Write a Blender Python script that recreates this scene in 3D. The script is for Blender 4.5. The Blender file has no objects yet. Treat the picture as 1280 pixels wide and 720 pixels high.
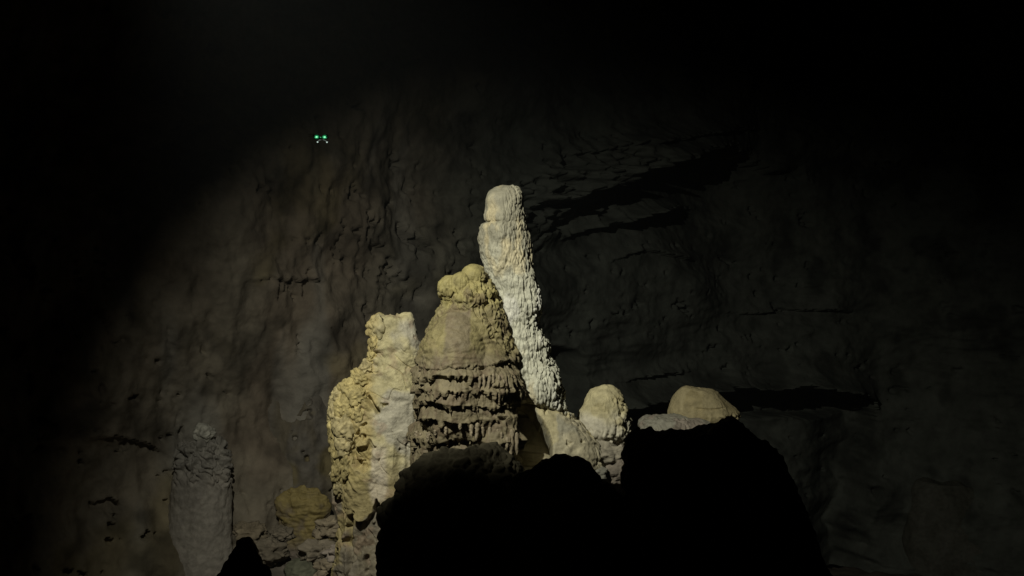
import bpy, math, random
import numpy as np
from mathutils import Vector

# ------------------------------------------------------------------ camera, world, light
scene = bpy.context.scene
CAMZ = 14.0                      # the camera stands on a rubble ridge inside the chamber
F = 1373.0                       # focal length in photo pixels (1280 wide)
cam_d = bpy.data.cameras.new('camera')
cam = bpy.data.objects.new('camera', cam_d)
scene.collection.objects.link(cam)
cam.location = (0, 0, CAMZ)
cam.rotation_euler = (math.radians(90), 0, 0)
cam_d.sensor_width = 36.0
cam_d.lens = 36.0 * F / 1280.0
cam_d.clip_end = 1000
scene.camera = cam

world = bpy.data.worlds.new('World')
scene.world = world
world.use_nodes = True
bg = world.node_tree.nodes['Background']
bg.inputs['Color'].default_value = (0.5, 0.55, 0.6, 1)
bg.inputs['Strength'].default_value = 0.0002      # inside a cave: practically no sky

# the one searchlight that lights the chamber, high on the left, above the frame
LIGHT = Vector((-8.8, 26.0, CAMZ + 13.0))
sp = bpy.data.lights.new('searchlight', 'SPOT')
sp.energy = 33500
sp.color = (1.0, 0.985, 0.86)
sp.spot_size = math.radians(74)
sp.spot_blend = 0.95
sp.shadow_soft_size = 0.12
spo = bpy.data.objects.new('searchlight', sp)
scene.collection.objects.link(spo)
spo.location = LIGHT
AIM = Vector((-0.2, 56.0, CAMZ - 5.6))
spo.rotation_euler = (AIM - LIGHT).to_track_quat('-Z', 'Y').to_euler()

scene.view_settings.view_transform = 'Standard'
scene.view_settings.look = 'None'
scene.view_settings.exposure = 0.0
scene.view_settings.gamma = 1.0
scene.render.engine = 'CYCLES'
scene.cycles.use_denoising = True
scene.cycles.max_bounces = 4
scene.cycles.diffuse_bounces = 3
C = scene.collection
rng = np.random.default_rng(7)

# ------------------------------------------------------------------ noise (numpy)
_perm = np.random.default_rng(3).permutation(256).astype(np.int32)
_perm = np.concatenate([_perm, _perm, _perm])
_g = np.random.default_rng(4).normal(size=(256, 3))
_g = (_g / np.linalg.norm(_g, axis=1)[:, None]).astype(np.float32)
def pn(p):
    p = np.asarray(p, dtype=np.float32)
    i = np.floor(p).astype(np.int32); f = p - i
    i &= 255
    u = f * f * f * (f * (f * 6 - 15) + 10)
    out = 0
    for dx in (0, 1):
        wx = u[:, 0] if dx else 1 - u[:, 0]
        for dy in (0, 1):
            wy = u[:, 1] if dy else 1 - u[:, 1]
            for dz in (0, 1):
                wz = u[:, 2] if dz else 1 - u[:, 2]
                h = _perm[_perm[_perm[(i[:, 0] + dx) & 255] + ((i[:, 1] + dy) & 255)] + ((i[:, 2] + dz) & 255)]
                gr = _g[h]
                out = out + wx * wy * wz * (gr[:, 0] * (f[:, 0] - dx) + gr[:, 1] * (f[:, 1] - dy) + gr[:, 2] * (f[:, 2] - dz))
    return out * 1.6
def fbm(p, oct=4, gain=0.5):
    s = 0; a = 1.0; q = np.array(p, dtype=np.float32)
    for k in range(oct):
        s = s + a * pn(q); a *= gain; q = q * 2.03 + 17.3
    return s
def ridged(p, oct=3, gain=0.5):
    s = 0; a = 1.0; q = np.array(p, dtype=np.float32)
    for k in range(oct):
        s = s + a * (1 - 2 * np.abs(pn(q))); a *= gain; q = q * 2.05 + 9.7
    return s
_wj = np.random.default_rng(5).random((256, 3)).astype(np.float32)
def worley(p):
    p = np.asarray(p, dtype=np.float32)
    i = np.floor(p).astype(np.int32); f = p - i
    d1 = np.full(len(p), 9.0, np.float32); d2 = d1.copy()
    for dx in (-1, 0, 1):
        for dy in (-1, 0, 1):
            for dz in (-1, 0, 1):
                h = _perm[_perm[_perm[(i[:, 0] + dx) & 255] + ((i[:, 1] + dy) & 255)] + ((i[:, 2] + dz) & 255)]
                j = _wj[h]
                d = (j[:, 0] + dx - f[:, 0]) ** 2 + (j[:, 1] + dy - f[:, 1]) ** 2 + (j[:, 2] + dz - f[:, 2]) ** 2
                lo = np.minimum(d1, d); d2 = np.minimum(d2, np.maximum(d1, d)); d1 = lo
    return np.sqrt(d1), np.sqrt(d2)
def sst(a, b, x):
    t = np.clip((x - a) / (b - a), 0, 1)
    return t * t * (3 - 2 * t)
def sc3(p, sx, sy, sz):
    return p * np.array([sx, sy, sz], np.float32)
def mixc(c, col, m):
    return c * (1 - m[:, None]) + np.array(col, np.float32)[None, :] * m[:, None]

# ------------------------------------------------------------------ materials
def stone(name, bump=0.5, bscale=9.0, rough=0.85, bdist=0.04, var=0.35):
    m = bpy.data.materials.new(name); m.use_nodes = True
    nt = m.node_tree; n = nt.nodes; L = nt.links
    b = n['Principled BSDF']
    b.inputs['Roughness'].default_value = rough
    b.inputs['Specular IOR Level'].default_value = 0.25
    at = n.new('ShaderNodeAttribute'); at.attribute_name = 'tint'
    geo = n.new('ShaderNodeNewGeometry')
    nz = n.new('ShaderNodeTexNoise'); nz.inputs['Scale'].default_value = bscale * 0.35
    nz.inputs['Detail'].default_value = 8; nz.inputs['Roughness'].default_value = 0.65
    L.new(geo.outputs['Position'], nz.inputs['Vector'])
    mr = n.new('ShaderNodeMapRange'); mr.inputs[1].default_value = 0.3; mr.inputs[2].default_value = 0.7
    mr.inputs[3].default_value = 1 - var; mr.inputs[4].default_value = 1 + var * 0.45
    L.new(nz.outputs['Fac'], mr.inputs[0])
    vm = n.new('ShaderNodeVectorMath'); vm.operation = 'SCALE'
    L.new(at.outputs['Color'], vm.inputs[0]); L.new(mr.outputs[0], vm.inputs['Scale'])
    L.new(vm.outputs[0], b.inputs['Base Color'])
    n2 = n.new('ShaderNodeTexNoise'); n2.inputs['Scale'].default_value = bscale
    n2.inputs['Detail'].default_value = 6; n2.inputs['Roughness'].default_value = 0.6
    L.new(geo.outputs['Position'], n2.inputs['Vector'])
    bp = n.new('ShaderNodeBump'); bp.inputs['Strength'].default_value = bump; bp.inputs['Distance'].default_value = bdist
    L.new(n2.outputs['Fac'], bp.inputs['Height']); L.new(bp.outputs[0], b.inputs['Normal'])
    return m
def plain(name, col, rough=0.5, metal=0.0):
    m = bpy.data.materials.new(name); m.use_nodes = True
    nt = m.node_tree; b = nt.nodes['Principled BSDF']
    nz = nt.nodes.new('ShaderNodeTexNoise'); nz.inputs['Scale'].default_value = 40
    cr = nt.nodes.new('ShaderNodeValToRGB')
    cr.color_ramp.elements[0].color = (*[c * 0.8 for c in col], 1); cr.color_ramp.elements[1].color = (*[min(1, c * 1.15) for c in col], 1)
    nt.links.new(nz.outputs['Fac'], cr.inputs[0]); nt.links.new(cr.outputs[0], b.inputs['Base Color'])
    b.inputs['Roughness'].default_value = rough; b.inputs['Metallic'].default_value = metal
    return m
def glow(name, col, s):
    m = plain(name, (0.3, 0.3, 0.3))
    b = m.node_tree.nodes['Principled BSDF']
    b.inputs['Emission Color'].default_value = (*col, 1); b.inputs['Emission Strength'].default_value = s
    return m
M_CALC = stone('calcite', 0.6, 8.0, 0.68, 0.05)
M_ROCK = stone('limestone_rock', 0.6, 3.0, 0.9, 0.12)
M_WALL = stone('cave_wall_rock', 0.7, 1.2, 0.92, 0.25, 0.45)

# ------------------------------------------------------------------ mesh helpers
def grid_mesh(name, P, tint, wrap, mat, cap=None):
    """P: (nr, nc, 3) grid; wrap closes the columns; cap closes the first row with a point."""
    nr, nc = P.shape[:2]
    V = P.reshape(-1, 3).astype(np.float32)
    idx = np.arange(nr * nc).reshape(nr, nc)
    if wrap:
        nx = np.roll(idx, -1, axis=1)
        q = np.stack([idx[:-1], nx[:-1], nx[1:], idx[1:]], -1).reshape(-1, 4)
    else:
        q = np.stack([idx[:-1, :-1], idx[1:, :-1], idx[1:, 1:], idx[:-1, 1:]], -1).reshape(-1, 4)
    T = tint.reshape(-1, 3)
    me = bpy.data.meshes.new(name)
    me.vertices.add(len(V)); me.vertices.foreach_set('co', V.ravel())
    me.loops.add(q.size); me.loops.foreach_set('vertex_index', q.ravel().astype(np.int32))
    me.polygons.add(len(q)); me.polygons.foreach_set('loop_start', (np.arange(len(q)) * 4).astype(np.int32))
    me.polygons.foreach_set('use_smooth', np.ones(len(q), bool))
    me.update(calc_edges=True)
    ca = me.attributes.new('tint', 'FLOAT_COLOR', 'POINT')
    rgba = np.ones((len(V), 4), np.float32); rgba[:, :3] = np.clip(T, 0.004, 0.9)
    ca.data.foreach_set('color', rgba.ravel())
    me.materials.append(mat)
    o = bpy.data.objects.new(name, me); C.objects.link(o)
    return o
def grid_normals(P, wrap):
    if wrap:
        du = np.roll(P, -1, 1) - np.roll(P, 1, 1)
    else:
        du = np.gradient(P, axis=1)
    dv = np.gradient(P, axis=0)
    N = np.cross(du, dv)
    l = np.linalg.norm(N, axis=2, keepdims=True)
    return N / np.maximum(l, 1e-9)
def tag(o, label, cat=None, group=None, kind=None):
    if label: o['label'] = label
    if cat: o['category'] = cat
    if group: o['group'] = group
    if kind: o['kind'] = kind
    return o
def px(x, y, d):      # a point of the photograph at a chosen distance
    return np.array([(x - 640) / F * d, d, CAMZ - (y - 360) / F * d])
def smax(a, b, k):
    h = np.clip(0.5 + 0.5 * (a - b) / k, 0, 1)
    return b * (1 - h) + a * h + k * h * (1 - h)

def formation(name, rows, d, depth, mat, dispf, tintf, nt=320, nz=400, lobes=(), front=0.72, smooth=1.2, power=2.0, k=0.1, base_z=None):
    """A free-standing rock body: traced half widths become a closed body of revolution with
    elliptical sections (depth = depth/width), lobes are fused on, then real relief is pushed out."""
    s = d / F
    rows = sorted(rows)
    ry = np.array([r[0] for r in rows], float); xl = np.array([r[1] for r in rows], float); xr = np.array([r[2] for r in rows], float)
    yy = np.linspace(ry[0], ry[-1], 3000)
    L_ = np.interp(yy, ry, xl); R_ = np.interp(yy, ry, xr)
    w = int(max(1, smooth / (yy[1] - yy[0]) * 2)) | 1
    ker = np.hanning(w + 2)[1:-1]; ker /= ker.sum()
    def smo(a):
        return np.convolve(np.pad(a, w // 2, mode='edge'), ker, 'valid')
    a_ = smo((R_ - L_) / 2); c_ = smo((R_ + L_) / 2)
    a_ = np.maximum(a_, 0); a_[0] = 0.02
    arc = np.concatenate([[0], np.cumsum(np.hypot(np.diff(a_), np.diff(yy)))])
    t = np.linspace(0, arc[-1], nz)
    yv = np.interp(t, arc, yy); av = np.interp(t, arc, a_) * s; cv = (np.interp(t, arc, c_) - 640) * s
    zv = CAMZ - (yv - 360) * s
    # angles: 'front' share of the columns on the side that faces the viewer
    nf = int(nt * front); nb = nt - nf
    th = np.concatenate([np.linspace(-0.25, math.pi + 0.25, nf, endpoint=False), np.linspace(math.pi + 0.25, 2 * math.pi - 0.25, nb, endpoint=False)])
    co, si = np.cos(th), np.sin(th)
    if power != 2.0:
        e = 2.0 / power
        co2 = np.sign(co) * np.abs(co) ** e; si2 = np.sign(si) * np.abs(si) ** e
    else:
        co2, si2 = co, si
    X = cv[:, None] + av[:, None] * co2[None]; Y = d - depth * av[:, None] * si2[None]; Z = np.repeat(zv[:, None], nt, 1)
    if lobes:
        ux = X - cv[:, None]; uy = Y - d
        r0 = np.sqrt(ux ** 2 + uy ** 2); rr = np.maximum(r0, 1e-6)
        dx = ux / rr; dy = uy / rr; r = r0.copy()
        for (lx, ly, fw, rx, ryy, rz) in lobes:      # px centre, metres towards the viewer, radii in px (x, depth, z)
            Cx = (lx - 640) * s; Cz = CAMZ - (ly - 360) * s; Cy = d - fw
            rx_, ry_, rz_ = rx * s, ryy * s, rz * s
            kz = 1 - ((Z - Cz) / rz_) ** 2
            ox = (cv[:, None] - Cx) / rx_; oy = (d - Cy) / ry_
            ex = dx / rx_; ey = dy / ry_
            A = ex ** 2 + ey ** 2; B = ox * ex + oy * ey; Cc = ox ** 2 + oy ** 2 - kz
            D = B * B - A * Cc
            tt = np.where((D > 0) & (kz > 0), (-B + np.sqrt(np.maximum(D, 0))) / A, -1e3)
            r = np.where(tt > 0, smax(r, tt, k), r)
        X = cv[:, None] + dx * r; Y = d + dy * r
    P = np.stack([X, Y, Z], -1)
    N = grid_normals(P, True)
    N[0] = (0, 0, 1)
    nrp = nz * nt
    ctx = dict(p=P.reshape(-1, 3), n=N.reshape(-1, 3), th=np.tile(th, nz), py=np.repeat(yv, nt), a=np.repeat(av, nt), s=s, shape=(nz, nt))
    ctx['px'] = ctx['p'][:, 0] / s + 640
    h = dispf(ctx)
    fade = np.repeat(sst(0, 6, t * 1.0), nt)           # keep the very tip calm
    h = h * fade
    Q = (ctx['p'] + ctx['n'] * h[:, None])
    ctx['q'] = Q; ctx['h'] = h
    tint = tintf(ctx)
    o = grid_mesh(name, Q.reshape(nz, nt, 3), tint, True, mat)
    return o

# ------------------------------------------------------------------ the chamber: wall, roof, floor
PLAN = np.array([(-30, -30), (-50, 0), (-50, 30), (-41, 55), (-28, 67), (-14, 76), (-4, 86), (8, 98), (24, 112), (44, 116), (62, 100), (70, 60), (62, 10), (35, -30)], float)
def catmull(P, n):
    out = []
    Pp = np.vstack([2 * P[0] - P[1], P, 2 * P[-1] - P[-2]])
    for i in range(1, len(Pp) - 2):
        t = np.linspace(0, 1, n, endpoint=False)[:, None]
        p0, p1, p2, p3 = Pp[i - 1], Pp[i], Pp[i + 1], Pp[i + 2]
        out.append(0.5 * ((2 * p1) + (-p0 + p2) * t + (2 * p0 - 5 * p1 + 4 * p2 - p3) * t ** 2 + (-p0 + 3 * p1 - 3 * p2 + p3) * t ** 3))
    out.append(P[-1:])
    return np.vstack(out)
def build_wall():
    cur = catmull(PLAN, 400)
    infr = (np.abs(cur[:, 0]) < 0.53 * np.maximum(cur[:, 1], 0.01))
    dens = np.where(infr, 1.0, 0.12)
    rngd = np.hypot(cur[:, 0], cur[:, 1])
    seg = np.concatenate([[0], np.hypot(*np.diff(cur, axis=0).T)])
    acc = np.cumsum(seg * dens * 90 / rngd)
    NS = 900
    t = np.linspace(0, acc[-1], NS)
    cx = np.interp(t, acc, cur[:, 0]); cy = np.interp(t, acc, cur[:, 1])
    tx = np.gradient(cx); ty = np.gradient(cy); l = np.hypot(tx, ty)
    nx, ny = ty / l, -tx / l                       # towards the middle of the chamber
    zr = np.concatenate([np.linspace(52, 31, 24, endpoint=False), np.linspace(31, -30, 430)])
    NZ = len(zr)
    Zr = np.repeat(zr[:, None], NS, 1)
    inw = 0.012 * np.maximum(0, Zr - 8) ** 2 + 0.22 * np.maximum(0, -10 - Zr)
    X = cx[None] + nx[None] * inw; Y = cy[None] + ny[None] * inw
    P = np.stack([X, Y, Zr + CAMZ], -1).reshape(-1, 3)
    u = 640 + F * X.ravel() / np.maximum(Y.ravel(), 1.0); v = 360 - F * Zr.ravel() / np.maximum(Y.ravel(), 1.0)
    ok = (Y.ravel() > 20)
    left = sst(640, 420, u)                        # flowstone side on the left, bedded limestone on the right
    # relief
    h = 3.0 * fbm(P * 0.045, 3)
    h += left * (0.8 * fbm(sc3(P, 0.3, 0.3, 0.16), 4) + 0.16 * ridged(sc3(P, 0.7, 0.7, 0.22) + 5, 3) * sst(-0.1, 0.5, pn(P * 0.09 + 31)))
    h += (1 - left) * (0.8 * fbm(sc3(P, 0.1, 0.1, 0.2), 4) + 0.2 * ridged(sc3(P, 0.16, 0.16, 1.1) + 3, 3) * sst(-0.2, 0.5, pn(P * 0.08 + 77)))
    h += 0.09 * fbm(P * 1.3 + 3, 3) + 0.03 * fbm(P * 4.0, 2)
    # small pits and broken notches
    pit = pn(sc3(P, 0.55, 0.55, 0.8) + 51) + 0.5 * pn(P * 2.2 + 8)
    h -= 0.9 * sst(0.58, 0.7, pit) * sst(-0.15, 0.2, pn(P * 0.11 + 13))
    scal = pn(sc3(P, 1.1, 1.1, 0.55) + 91) + 0.4 * pn(P * 3.1)
    h -= 0.55 * sst(0.5, 0.62, scal) * sst(0.0, 0.4, pn(P * 0.07 + 40)) * left
    nt_ = pn(sc3(P, 0.75, 0.75, 0.38) + 7) + 0.35 * pn(P * 1.9 + 70)
    h -= 1.1 * sst(0.42, 0.5, nt_) * np.exp(-((u - 545) / 75) ** 2 - ((v - 300) / 70) ** 2)
    # overhanging ledges (edge line in photo pixels, height of the jut in metres)
    jag = 7 * pn(sc3(P, 0.3, 0.3, 0.0) + 2) + 5 * pn(sc3(P, 1.0, 1.0, 0.0) + 6) + 3 * pn(sc3(P, 3.0, 3.0, 0.0) + 6)
    def ledge(pts, juts, up, down, recess, jg=1.0):
        xs = np.array([p[0] for p in pts]); ys = np.array([p[1] for p in pts])
        e = np.interp(u, xs, ys) + jag * jg
        J = np.interp(u, xs, juts, left=0, right=0)
        e0 = np.interp(u, xs, ys)
        above = np.where(v < e, np.exp(-np.maximum(e0 - v, 0) / up), 0)
        below = np.where(v >= e, np.exp(-np.maximum(v - e0, 0) / down), 0)
        return (J * above - J * recess * below) * ok
    h += ledge([(640, 262), (690, 245), (735, 226), (775, 207), (820, 192), (865, 186), (920, 198), (1010, 235)], [0, 3.0, 6.5, 7.5, 6.5, 4.5, 2.5, 0], 70, 40, 0.3, 1.7)
    h += ledge([(660, 205), (720, 190), (800, 178), (880, 166), (960, 172)], [0, 1.0, 1.2, 0.9, 0], 25, 20, 0.2, 0.6)
    h += ledge([(715, 298), (745, 286), (785, 270), (830, 259), (880, 262)], [0, 2.6, 3.6, 2.8, 0], 26, 30, 0.25, 0.7)
    h += ledge([(760, 330), (800, 312), (850, 322), (880, 330)], [0, 1.0, 1.0, 0], 20, 20, 0.2, 0.5)
    h += ledge([(890, 392), (950, 390), (1030, 386), (1070, 390)], [0, 1.0, 1.3, 0], 16, 18, 0.3, 0.35)
    h += ledge([(780, 482), (830, 468), (880, 462)], [0, 1.2, 0], 16, 18, 0.3, 0.4)
    h += ledge([(290, 352), (330, 348), (395, 350), (410, 356)], [0, 0.5, 0.7, 0], 16, 22, 0.3, 0.4)
    h += ledge([(105, 548), (140, 545), (190, 556), (215, 570)], [0, 0.5, 0.7, 0], 18, 26, 0.3, 0.4)
    # hanging teeth under the first ledge
    te = sst(0.15, 0.5, pn(sc3(P, 2.2, 2.2, 0.25) + 20)) * np.exp(-((u - 735) / 45) ** 2 - ((v - 250) / 32) ** 2)
    h += 1.6 * te
    rgd = np.exp(-((u - 700) / 62) ** 2 - ((v - 240 + 0.35 * (u - 700)) / 40) ** 2)
    h += rgd * (2.0 * ridged(sc3(P, 0.5, 0.5, 0.8) + 8, 3) - 2.6 * sst(0.05, 0.2, pn(sc3(P, 0.45, 0.45, 0.9) + 37) + 0.4 * pn(P * 1.6)))
    # rounded hollow right of the tall column, shaped to give a dark shadow
    ho = ((u - 722) / 36) ** 2 + ((v - 482) / 48) ** 2 + 0.25 * pn(P * 0.4 + 3)
    h -= 9.0 * sst(1.0, 0.55, ho) * ok
    # dark alcove low on the right, arched roof, with a shelf in it
    ax = np.interp(u, [770, 800, 850, 905, 1000, 1060, 1090, 1104, 1110], [520, 512, 494, 486, 484, 489, 505, 530, 900]) + 0.6 * jag
    wob = 22 * pn(sc3(P, 0.05, 0.05, 0.22) + 4) + 9 * pn(sc3(P, 0.1, 0.1, 0.8) + 14)
    inside = sst(0, 3, v - ax) * sst(770, 790, u) * sst(1106, 1080, u + jag + wob + 0.12 * (v - 560) * (v < 560)) * ok
    h -= inside * 7.0
    h += inside * 5.2 * sst(0, 4, v - (521 + 0.4 * jag)) * sst(880, 935, u) * sst(1104, 1010, u + wob)
    h += ledge([(770, 518), (800, 508), (850, 492), (905, 484), (1000, 482), (1060, 487), (1090, 500), (1104, 520)], [0, 2, 3, 3.5, 3.5, 3.5, 2.5, 0], 14, 3, 0.0, 0.6)
    N = np.stack([np.tile(nx, NZ), np.tile(ny, NZ), np.zeros(NS * NZ)], -1)
    Q = P + N * h[:, None]
    # colours of the rock itself
    T = np.tile(np.array([0.094, 0.100, 0.082], np.float32), (len(P), 1))
    T = mixc(T, (0.29, 0.25, 0.185), left)
    br = sst(-0.1, 0.5, fbm(P * 0.11 + 60, 3)) * left
    T = mixc(T, (0.245, 0.195, 0.14), br * 0.8)
    gr = sst(0.05, 0.5, fbm(sc3(P, 0.2, 0.2, 0.05) + 25, 3)) * left
    T = mixc(T, (0.31, 0.29, 0.245), gr * 0.8)
    ylw = sst(0.2, 0.6, fbm(P * 0.16 + 83, 3)) * left
    T = mixc(T, (0.24, 0.19, 0.075), ylw * 0.4)
    dk = sst(0.1, 0.6, fbm(P * 0.25 + 12, 4))
    T = T * (1 - 0.45 * dk[:, None])
    o = grid_mesh('cave_wall', Q.reshape(NZ, NS, 3), T, False, M_WALL)
    tag(o, 'dark pitted limestone wall curving round the cave chamber', kind='structure')
    uu = 640 + F * Q[:, 0] / np.maximum(Q[:, 1], 1.0); vv = 360 - F * (Q[:, 2] - CAMZ) / np.maximum(Q[:, 1], 1.0)
    def depth_at(x, y):
        m = (np.abs(uu - x) < 14) & (np.abs(vv - y) < 14) & ok
        return float(np.median(Q[m, 1]))
    return depth_at
wall_depth = build_wall()

def sheet(name, xs, ys, zf, tint, mat, label):
    X, Y = np.meshgrid(xs, ys)
    P = np.stack([X, Y, np.zeros_like(X)], -1)
    z = zf(X.ravel(), Y.ravel())
    P[..., 2] = z.reshape(X.shape)
    T = np.tile(np.array(tint, np.float32), (X.size, 1)) * (1 + 0.3 * pn(P.reshape(-1, 3) * 0.3))[:, None]
    o = grid_mesh(name, P, T, False, mat)
    tag(o, label, kind='structure')
def floor_z(x, y):
    p = np.stack([x, y, x * 0], -1)
    z = np.interp(y, [-40, 2, 34, 60, 120], [12.4, 12.2, -1.0, -5.0, -17.0])
    return z + 1.0 * fbm(p * 0.1, 3) * sst(4, 20, y) + 0.25 * fbm(p * 0.6, 3)
def roof_z(x, y):
    p = np.stack([x, y, x * 0], -1)
    return CAMZ + 44 + 3 * fbm(p * 0.05, 3) + 1.0 * ridged(p * 0.2, 3)
sheet('cave_floor', np.linspace(-85, 85, 260), np.linspace(-40, 145, 260), floor_z, (0.12, 0.1, 0.075), M_ROCK, 'uneven dark rubble floor of the cave chamber')
sheet('cave_ceiling', np.linspace(-85, 85, 160), np.linspace(-40, 145, 160), roof_z, (0.1, 0.095, 0.08), M_ROCK, 'dark rough limestone ceiling high above the chamber')

# ------------------------------------------------------------------ the lit formations
def scales(p, fx, fz, shear=0.25):
    """overlapping downward plates as on rough flowstone"""
    q = np.stack([p[:, 0] * fx, p[:, 1] * fx, p[:, 2] * fz + p[:, 0] * shear * fz], -1)
    q = q + 0.35 * np.stack([pn(p * 2.1), pn(p * 2.1 + 9), pn(p * 2.1 + 18)], -1)
    d1, d2 = worley(q)
    return sst(0.0, 0.35, d2 - d1), d1
# 1 tall pale stalagmite
S1 = [(232, 634, 634), (233, 627, 640), (236, 619, 645.5), (241, 613, 649.5), (250, 609, 652.5), (262, 607, 654), (270, 605, 656.5), (275, 606, 657), (278, 611, 657.5), (281, 606, 658), (286, 602.5, 658), (300, 601.5, 661),
      (312, 602, 664), (322, 605, 665.5), (332, 609, 666), (345, 612, 668), (357, 614, 672.5), (370, 616, 675), (385, 619, 676), (398, 622, 674.5), (410, 625, 674), (420, 627, 676), (430, 629, 683), (445, 629, 687),
      (460, 628, 694), (475, 626, 700), (490, 624, 702), (498, 630, 703), (504, 650, 705), (510, 672, 708), (518, 690, 712), (530, 698, 716), (560, 702, 718), (760, 700, 730)]
def s1_disp(c):
    p = c['p']; py = c['py']
    right = sst(-0.4, 0.75, np.cos(c['th']))
    rough = 0.15 + 0.85 * sst(236, 300, py + 60 * right)
    low = sst(330, 430, py)
    sca, d1 = scales(p, 5.6, 2.2, 0.4)
    flt = ridged(np.stack([p[:, 0] * 6.5 + 0.9 * pn(p * 0.9), p[:, 1] * 6.5, p[:, 2] * 1.3 + 0.6 * p[:, 0]], -1), 3)
    h = 0.13 * fbm(p * 0.9, 3) * sst(238, 300, py)
    h += rough * (0.026 + 0.012 * right + 0.02 * low * right) * flt
    h += rough * (0.03 + 0.015 * right + 0.025 * right * low) * (sca - 0.5)
    h += rough * 0.025 * fbm(p * 6, 2)
    h -= rough * (0.03 + 0.14 * low * right) * sst(0.35, 0.6, pn(sc3(p, 2.6, 2.6, 1.7) + 44))
    # broad folds on the left flank
    h += 0.06 * ridged(sc3(p, 1.2, 1.2, 0.45) + 4, 2) * (1 - right)
    h -= 0.09 * np.exp(-((py - 278) / 1.8) ** 2) * sst(0.45, 0.85, -np.cos(c['th']))
    return h
def s1_tint(c):
    p = c['q']; py = c['py']
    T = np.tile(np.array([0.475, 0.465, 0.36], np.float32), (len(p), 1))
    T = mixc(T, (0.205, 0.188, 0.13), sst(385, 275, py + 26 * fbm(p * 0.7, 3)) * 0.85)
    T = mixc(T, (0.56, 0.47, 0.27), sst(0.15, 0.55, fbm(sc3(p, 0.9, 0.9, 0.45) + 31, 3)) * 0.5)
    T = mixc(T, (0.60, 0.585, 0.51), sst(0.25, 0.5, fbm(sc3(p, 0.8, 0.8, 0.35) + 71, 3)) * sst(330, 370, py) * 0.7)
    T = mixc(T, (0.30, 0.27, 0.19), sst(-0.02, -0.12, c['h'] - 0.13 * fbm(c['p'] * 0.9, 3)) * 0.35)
    return T
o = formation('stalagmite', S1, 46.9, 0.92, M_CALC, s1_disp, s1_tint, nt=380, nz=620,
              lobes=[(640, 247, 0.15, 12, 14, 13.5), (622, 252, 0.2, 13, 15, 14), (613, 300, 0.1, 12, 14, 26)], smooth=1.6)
tag(o, 'tallest pale cream stalagmite, a slender column standing behind the yellow-topped one', 'stalagmite')

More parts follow.
